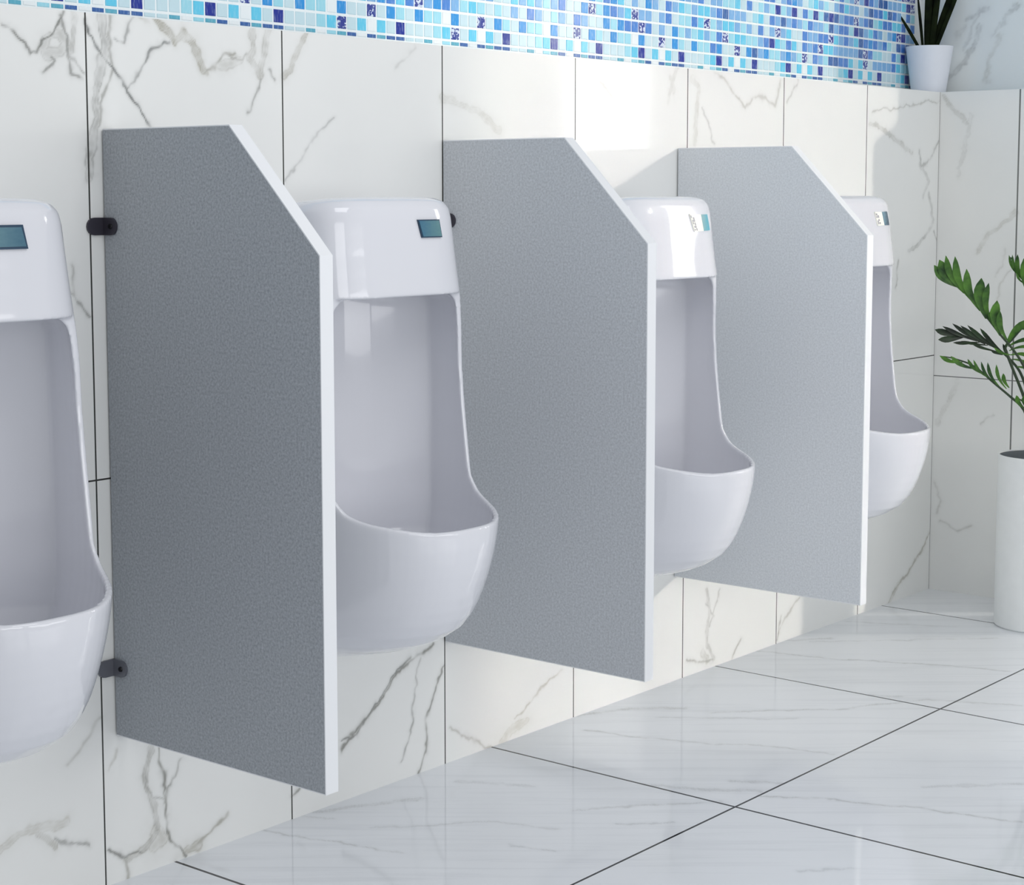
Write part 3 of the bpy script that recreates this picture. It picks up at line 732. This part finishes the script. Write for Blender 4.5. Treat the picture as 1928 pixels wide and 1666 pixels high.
# ---------------------------------------------------------------- plants
def lathe(name, prof, mat, parent, seg=64, smooth=True):
    bm = bmesh.new()
    rings = [[bm.verts.new((r * math.cos(2 * math.pi * k / seg), r * math.sin(2 * math.pi * k / seg), z)) for k in range(seg)] for r, z in prof]
    for a, b in zip(rings[:-1], rings[1:]):
        for k in range(seg):
            bm.faces.new([a[k], a[(k + 1) % seg], b[(k + 1) % seg], b[k]])
    bm.faces.new(rings[0][::-1]); bm.faces.new(rings[-1])
    o = bm_obj(name, bm, mat, parent, smooth)
    o.data.set_sharp_from_angle(angle=math.radians(40))
    return o

def tube(bm, pts, r0, r1, seg=7):
    pts = [Vector(p) for p in pts]
    n = len(pts)
    rings = []
    for i, p in enumerate(pts):
        d = (pts[min(i + 1, n - 1)] - pts[max(i - 1, 0)]).normalized()
        a = d.orthogonal().normalized(); b = d.cross(a)
        r = r0 + (r1 - r0) * i / (n - 1)
        rings.append([bm.verts.new(p + r * (a * math.cos(2 * math.pi * k / seg) + b * math.sin(2 * math.pi * k / seg))) for k in range(seg)])
    for a, b in zip(rings[:-1], rings[1:]):
        best = min(range(seg), key=lambda s: sum((a[k].co - b[(k + s) % seg].co).length for k in range(seg)))
        for k in range(seg):
            bm.faces.new([a[k], a[(k + 1) % seg], b[(k + 1 + best) % seg], b[(k + best) % seg]])
    bm.faces.new(rings[0]); bm.faces.new(rings[-1])

def smooth_path(pts, sub=4):
    P = [Vector(p) for p in pts]
    out = []
    for i in range(len(P) - 1):
        p0, p1, p2, p3 = P[max(i - 1, 0)], P[i], P[i + 1], P[min(i + 2, len(P) - 1)]
        for k in range(sub):
            t = k / sub
            out.append(0.5 * ((2 * p1) + (-p0 + p2) * t + (2 * p0 - 5 * p1 + 4 * p2 - p3) * t * t + (-p0 + 3 * p1 - 3 * p2 + p3) * t ** 3))
    out.append(P[-1])
    return out

NRM = Vector((.91, .415, 0)).normalized()
def leaflet(bm, b, t, w, nrm, bend=0.10, n=8, stretch=1.12):
    """One finger of a frond: a folded, gently arched strip from b to t."""
    b, t = Vector(b), Vector(t)
    d = (t - b) * stretch
    L = d.length
    side = d.cross(nrm).normalized()
    up = nrm
    rows = []
    for i in range(n + 1):
        s = i / n
        prof = max(.05, min(1.0, .26 + 1.15 * s) * (1 - max(0.0, (s - .66) / .34) ** 2.4))
        c = b + d * s + side * (math.sin(math.pi * s) * L * bend) - up * (s * s * L * .25)
        h = w * .5 * prof
        rows.append([bm.verts.new(c - side * h - up * h * .35), bm.verts.new(c), bm.verts.new(c + side * h - up * h * .35)])
    for a, c in zip(rows[:-1], rows[1:]):
        for k in range(2):
            bm.faces.new([a[k], a[k + 1], c[k + 1], c[k]])

PC0 = Vector((4.17, -.39, 0))
PH, PR = 0.415, 0.10
palm = empty('potted_palm', PC0, 'leafy split-leaf plant in a tall white round planter on the floor', 'plant')
lathe('planter', [(PR - .004, 0.0), (PR, .004), (PR, PH - .002), (PR - .001, PH), (PR - .003, PH), (PR - .003, PH - .006)], M['planter'], palm)
so = lathe('soil', [(PR - .0033, PH - .02), (PR - .0033, PH - .003), (.02, PH + .001)], M['soil'], palm)
tag(so, 'dark soil')
def frond(mid, leaves, mat, bend=.10):
    mid = [Vector(p) - PC0 for p in mid]
    mid[-1] = Vector((mid[-1].x * .35, mid[-1].y * .35, PH - .004))
    path = smooth_path(mid, 4)
    bm = bmesh.new()
    for b, t, w in leaves:
        leaflet(bm, Vector(b) - PC0, Vector(t) - PC0, w, NRM, bend)
    f = bm_obj('frond', bm, mat, palm, True)
    bm = bmesh.new()
    tube(bm, path, .0013, .0042)
    bm_obj('leaf_stem', bm, M['stem'], f, True)
    return f
for k, (mid, leaves) in enumerate(FRONDS):
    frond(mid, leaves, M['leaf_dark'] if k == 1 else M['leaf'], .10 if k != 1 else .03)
# fronds on the far side of the plant, spreading to the right
for ang, up, ln in ((-70, .55, .30), (-35, .75, .13), (10, .95, .10), (-115, .50, .26)):
    a = math.radians(ang)
    dx = Vector((math.cos(a), math.sin(a), 0))
    base = PC0 + Vector((0, 0, PH))
    ctl = [base + dx * ln * s + Vector((0, 0, up * .55 * math.sin(s * 1.9))) for s in (1.0, .85, .7, .5, .3, .1, 0)]
    side = Vector((-dx.y, dx.x, 0))
    lv = []
    for s in (.55, .62, .69, .76, .83, .9, .96):
        c = base + dx * ln * s + Vector((0, 0, up * .55 * math.sin(s * 1.9)))
        for q in (-1, 1):
            lv.append((c, c + (side * q * .8 + dx * .55).normalized() * .085 - Vector((0, 0, .012)), .014))
    mid = [p for p in ctl]
    f_mid = [tuple(p) for p in mid]
    bm = bmesh.new()
    for b, t, w in lv:
        leaflet(bm, Vector(b) - PC0, Vector(t) - PC0, w, Vector((0, 0, 1)), .08)
    f = bm_obj('frond', bm, M['leaf'], palm, True)
    bm = bmesh.new()
    pp = [Vector(p) - PC0 for p in f_mid]
    pp[-1].z -= .004
    tube(bm, smooth_path(pp, 4), .0013, .0040)
    bm_obj('leaf_stem', bm, M['stem'], f, True)

LP = Vector((4.430, .056, ZL))
pot = empty('potted_plant', LP, 'small white tapered pot of dark blade leaves on the ledge in the corner', 'plant')
lathe('pot', [(.041, 0), (.044, .002), (.0605, .118), (.0605, .120), (.0565, .120), (.056, .113)], M['pot'], pot)
so = lathe('soil', [(.0553, .098), (.0553, .112), (.01, .114)], M['soil'], pot)
side = Vector((.52, -.85, 0)).normalized()            # across the view
fwd = Vector((.85, .52, 0)).normalized()
blades = [(-.022, -.079, .205, .0075, 0.0), (-.016, -.034, .27, .0075, .01), (-.006, -.004, .34, .0185, .0), (.004, .026, .33, .015, -.01),
          (.010, .072, .31, .015, .012), (.014, .085, .30, .010, -.012), (.002, .010, .36, .013, .02), (.006, .050, .26, .010, .02)]
for b0, t0, h, w, dep in blades:
    bm = bmesh.new()
    n = 10
    rows = []
    for i in range(n + 1):
        s = i / n
        zz = .108 + (h - .108) * s
        x = b0 + (t0 - b0) * (s ** 1.05)
        c = side * x + fwd * (dep * s) + Vector((0, 0, zz))
        hw_ = w * .5 * (min(1, .75 + s) * (1 - max(0, (s - .55) / .45) ** 1.6) + .02)
        rows.append([bm.verts.new(c - side * hw_ - fwd * hw_ * .3), bm.verts.new(c + fwd * .001), bm.verts.new(c + side * hw_ - fwd * hw_ * .3)])
    for a, c in zip(rows[:-1], rows[1:]):
        for k in range(2):
            bm.faces.new([a[k], a[k + 1], c[k + 1], c[k]])
    f = bm_obj('leaf', bm, M['blade'], pot, True)
    so2 = f.modifiers.new('thick', 'SOLIDIFY'); so2.thickness = .0016

# ---------------------------------------------------------------- light
W = bpy.data.worlds.new('world')
SC.world = W
W.use_nodes = True
wn = W.node_tree
bg = wn.nodes['Background']
tc = wn.nodes.new('ShaderNodeTexCoord')
sx = wn.nodes.new('ShaderNodeSeparateXYZ')
wn.links.new(tc.outputs['Generated'], sx.inputs[0])
cr = wn.nodes.new('ShaderNodeValToRGB')
cr.color_ramp.elements[0].position = 0.0
cr.color_ramp.elements[0].color = (0.72, 0.73, 0.73, 1)
cr.color_ramp.elements[1].position = 0.75
cr.color_ramp.elements[1].color = (0.94, 0.97, 1.0, 1)
mr = wn.nodes.new('ShaderNodeMapRange')
mr.inputs['From Min'].default_value = -1; mr.inputs['From Max'].default_value = 1
wn.links.new(sx.outputs[2], mr.inputs['Value'])
wn.links.new(mr.outputs[0], cr.inputs['Fac'])
wn.links.new(cr.outputs['Color'], bg.inputs['Color'])
bg.inputs['Strength'].default_value = 0.66

def area(name, loc, target, sx_, sy_, energy, col, spread=180):
    l = bpy.data.lights.new(name, 'AREA')
    l.shape = 'RECTANGLE'; l.size = sx_; l.size_y = sy_; l.energy = energy; l.color = col
    l.spread = math.radians(spread)
    o = bpy.data.objects.new(name, l)
    o.location = loc
    o.rotation_euler = (Vector(target) - Vector(loc)).to_track_quat('-Z', 'Y').to_euler()
    COL.objects.link(o)
    return o
D = Vector((-.8, 1, -.30)).normalized()
T = Vector((3.36, 0, .70))
area('low_sun_window', T - D * 4.0, T, 1.28, 1.9, 3.3, (1.0, .935, .81), 3)
area('ceiling_panel_light', (1.85, -1.45, 2.1), (2.7, -.1, .6), .9, .9, 9, (.98, .98, 1.0))  # unseen lamp added to lighten the farther partition faces
area('side_window_light', (5.8, -2.1, 1.4), (3.0, -.2, .8), .3, 1.6, 8, (1.0, .99, .97))  # unseen tall source added for hood-edge highlights and wall brightness
area('front_window_light', (.7, -4.2, 1.15), (2.2, -.1, .65), 1.8, 1.4, 24, (.99, .99, 1.0))  # added fill behind the camera, reaches into the urinal interiors
area('room_window_light', (2.9, -3.9, 1.0), (2.9, -.1, .6), 2.2, 1.2, 22, (.99, .99, 1.0))  # second added fill, facing the right-hand bays

# ---------------------------------------------------------------- camera
cam = bpy.data.cameras.new('camera')
cam.sensor_width = 36.0
cam.sensor_fit = 'HORIZONTAL'
cam.lens = 3463.64 / 1928 * 36.0
cam.shift_y = -(833 - 727.46) / 1928
cam.clip_start = 0.05
co = bpy.data.objects.new('camera', cam)
COL.objects.link(co)
F = Vector((0.77065038, 0.62867718, -0.10422571)).normalized()
Rr = Vector((0.632079547, -0.774903349, -0.000496146722)).normalized()
Uu = Rr.cross(F).normalized()
co.matrix_world = Matrix(((Rr.x, Uu.x, -F.x, 0.0), (Rr.y, Uu.y, -F.y, -2.1609), (Rr.z, Uu.z, -F.z, 1.0351), (0, 0, 0, 1)))
SC.camera = co
SC.view_settings.view_transform = 'Standard'
SC.view_settings.look = 'None'
SC.view_settings.exposure = -0.25
SC.cycles.max_bounces = 8
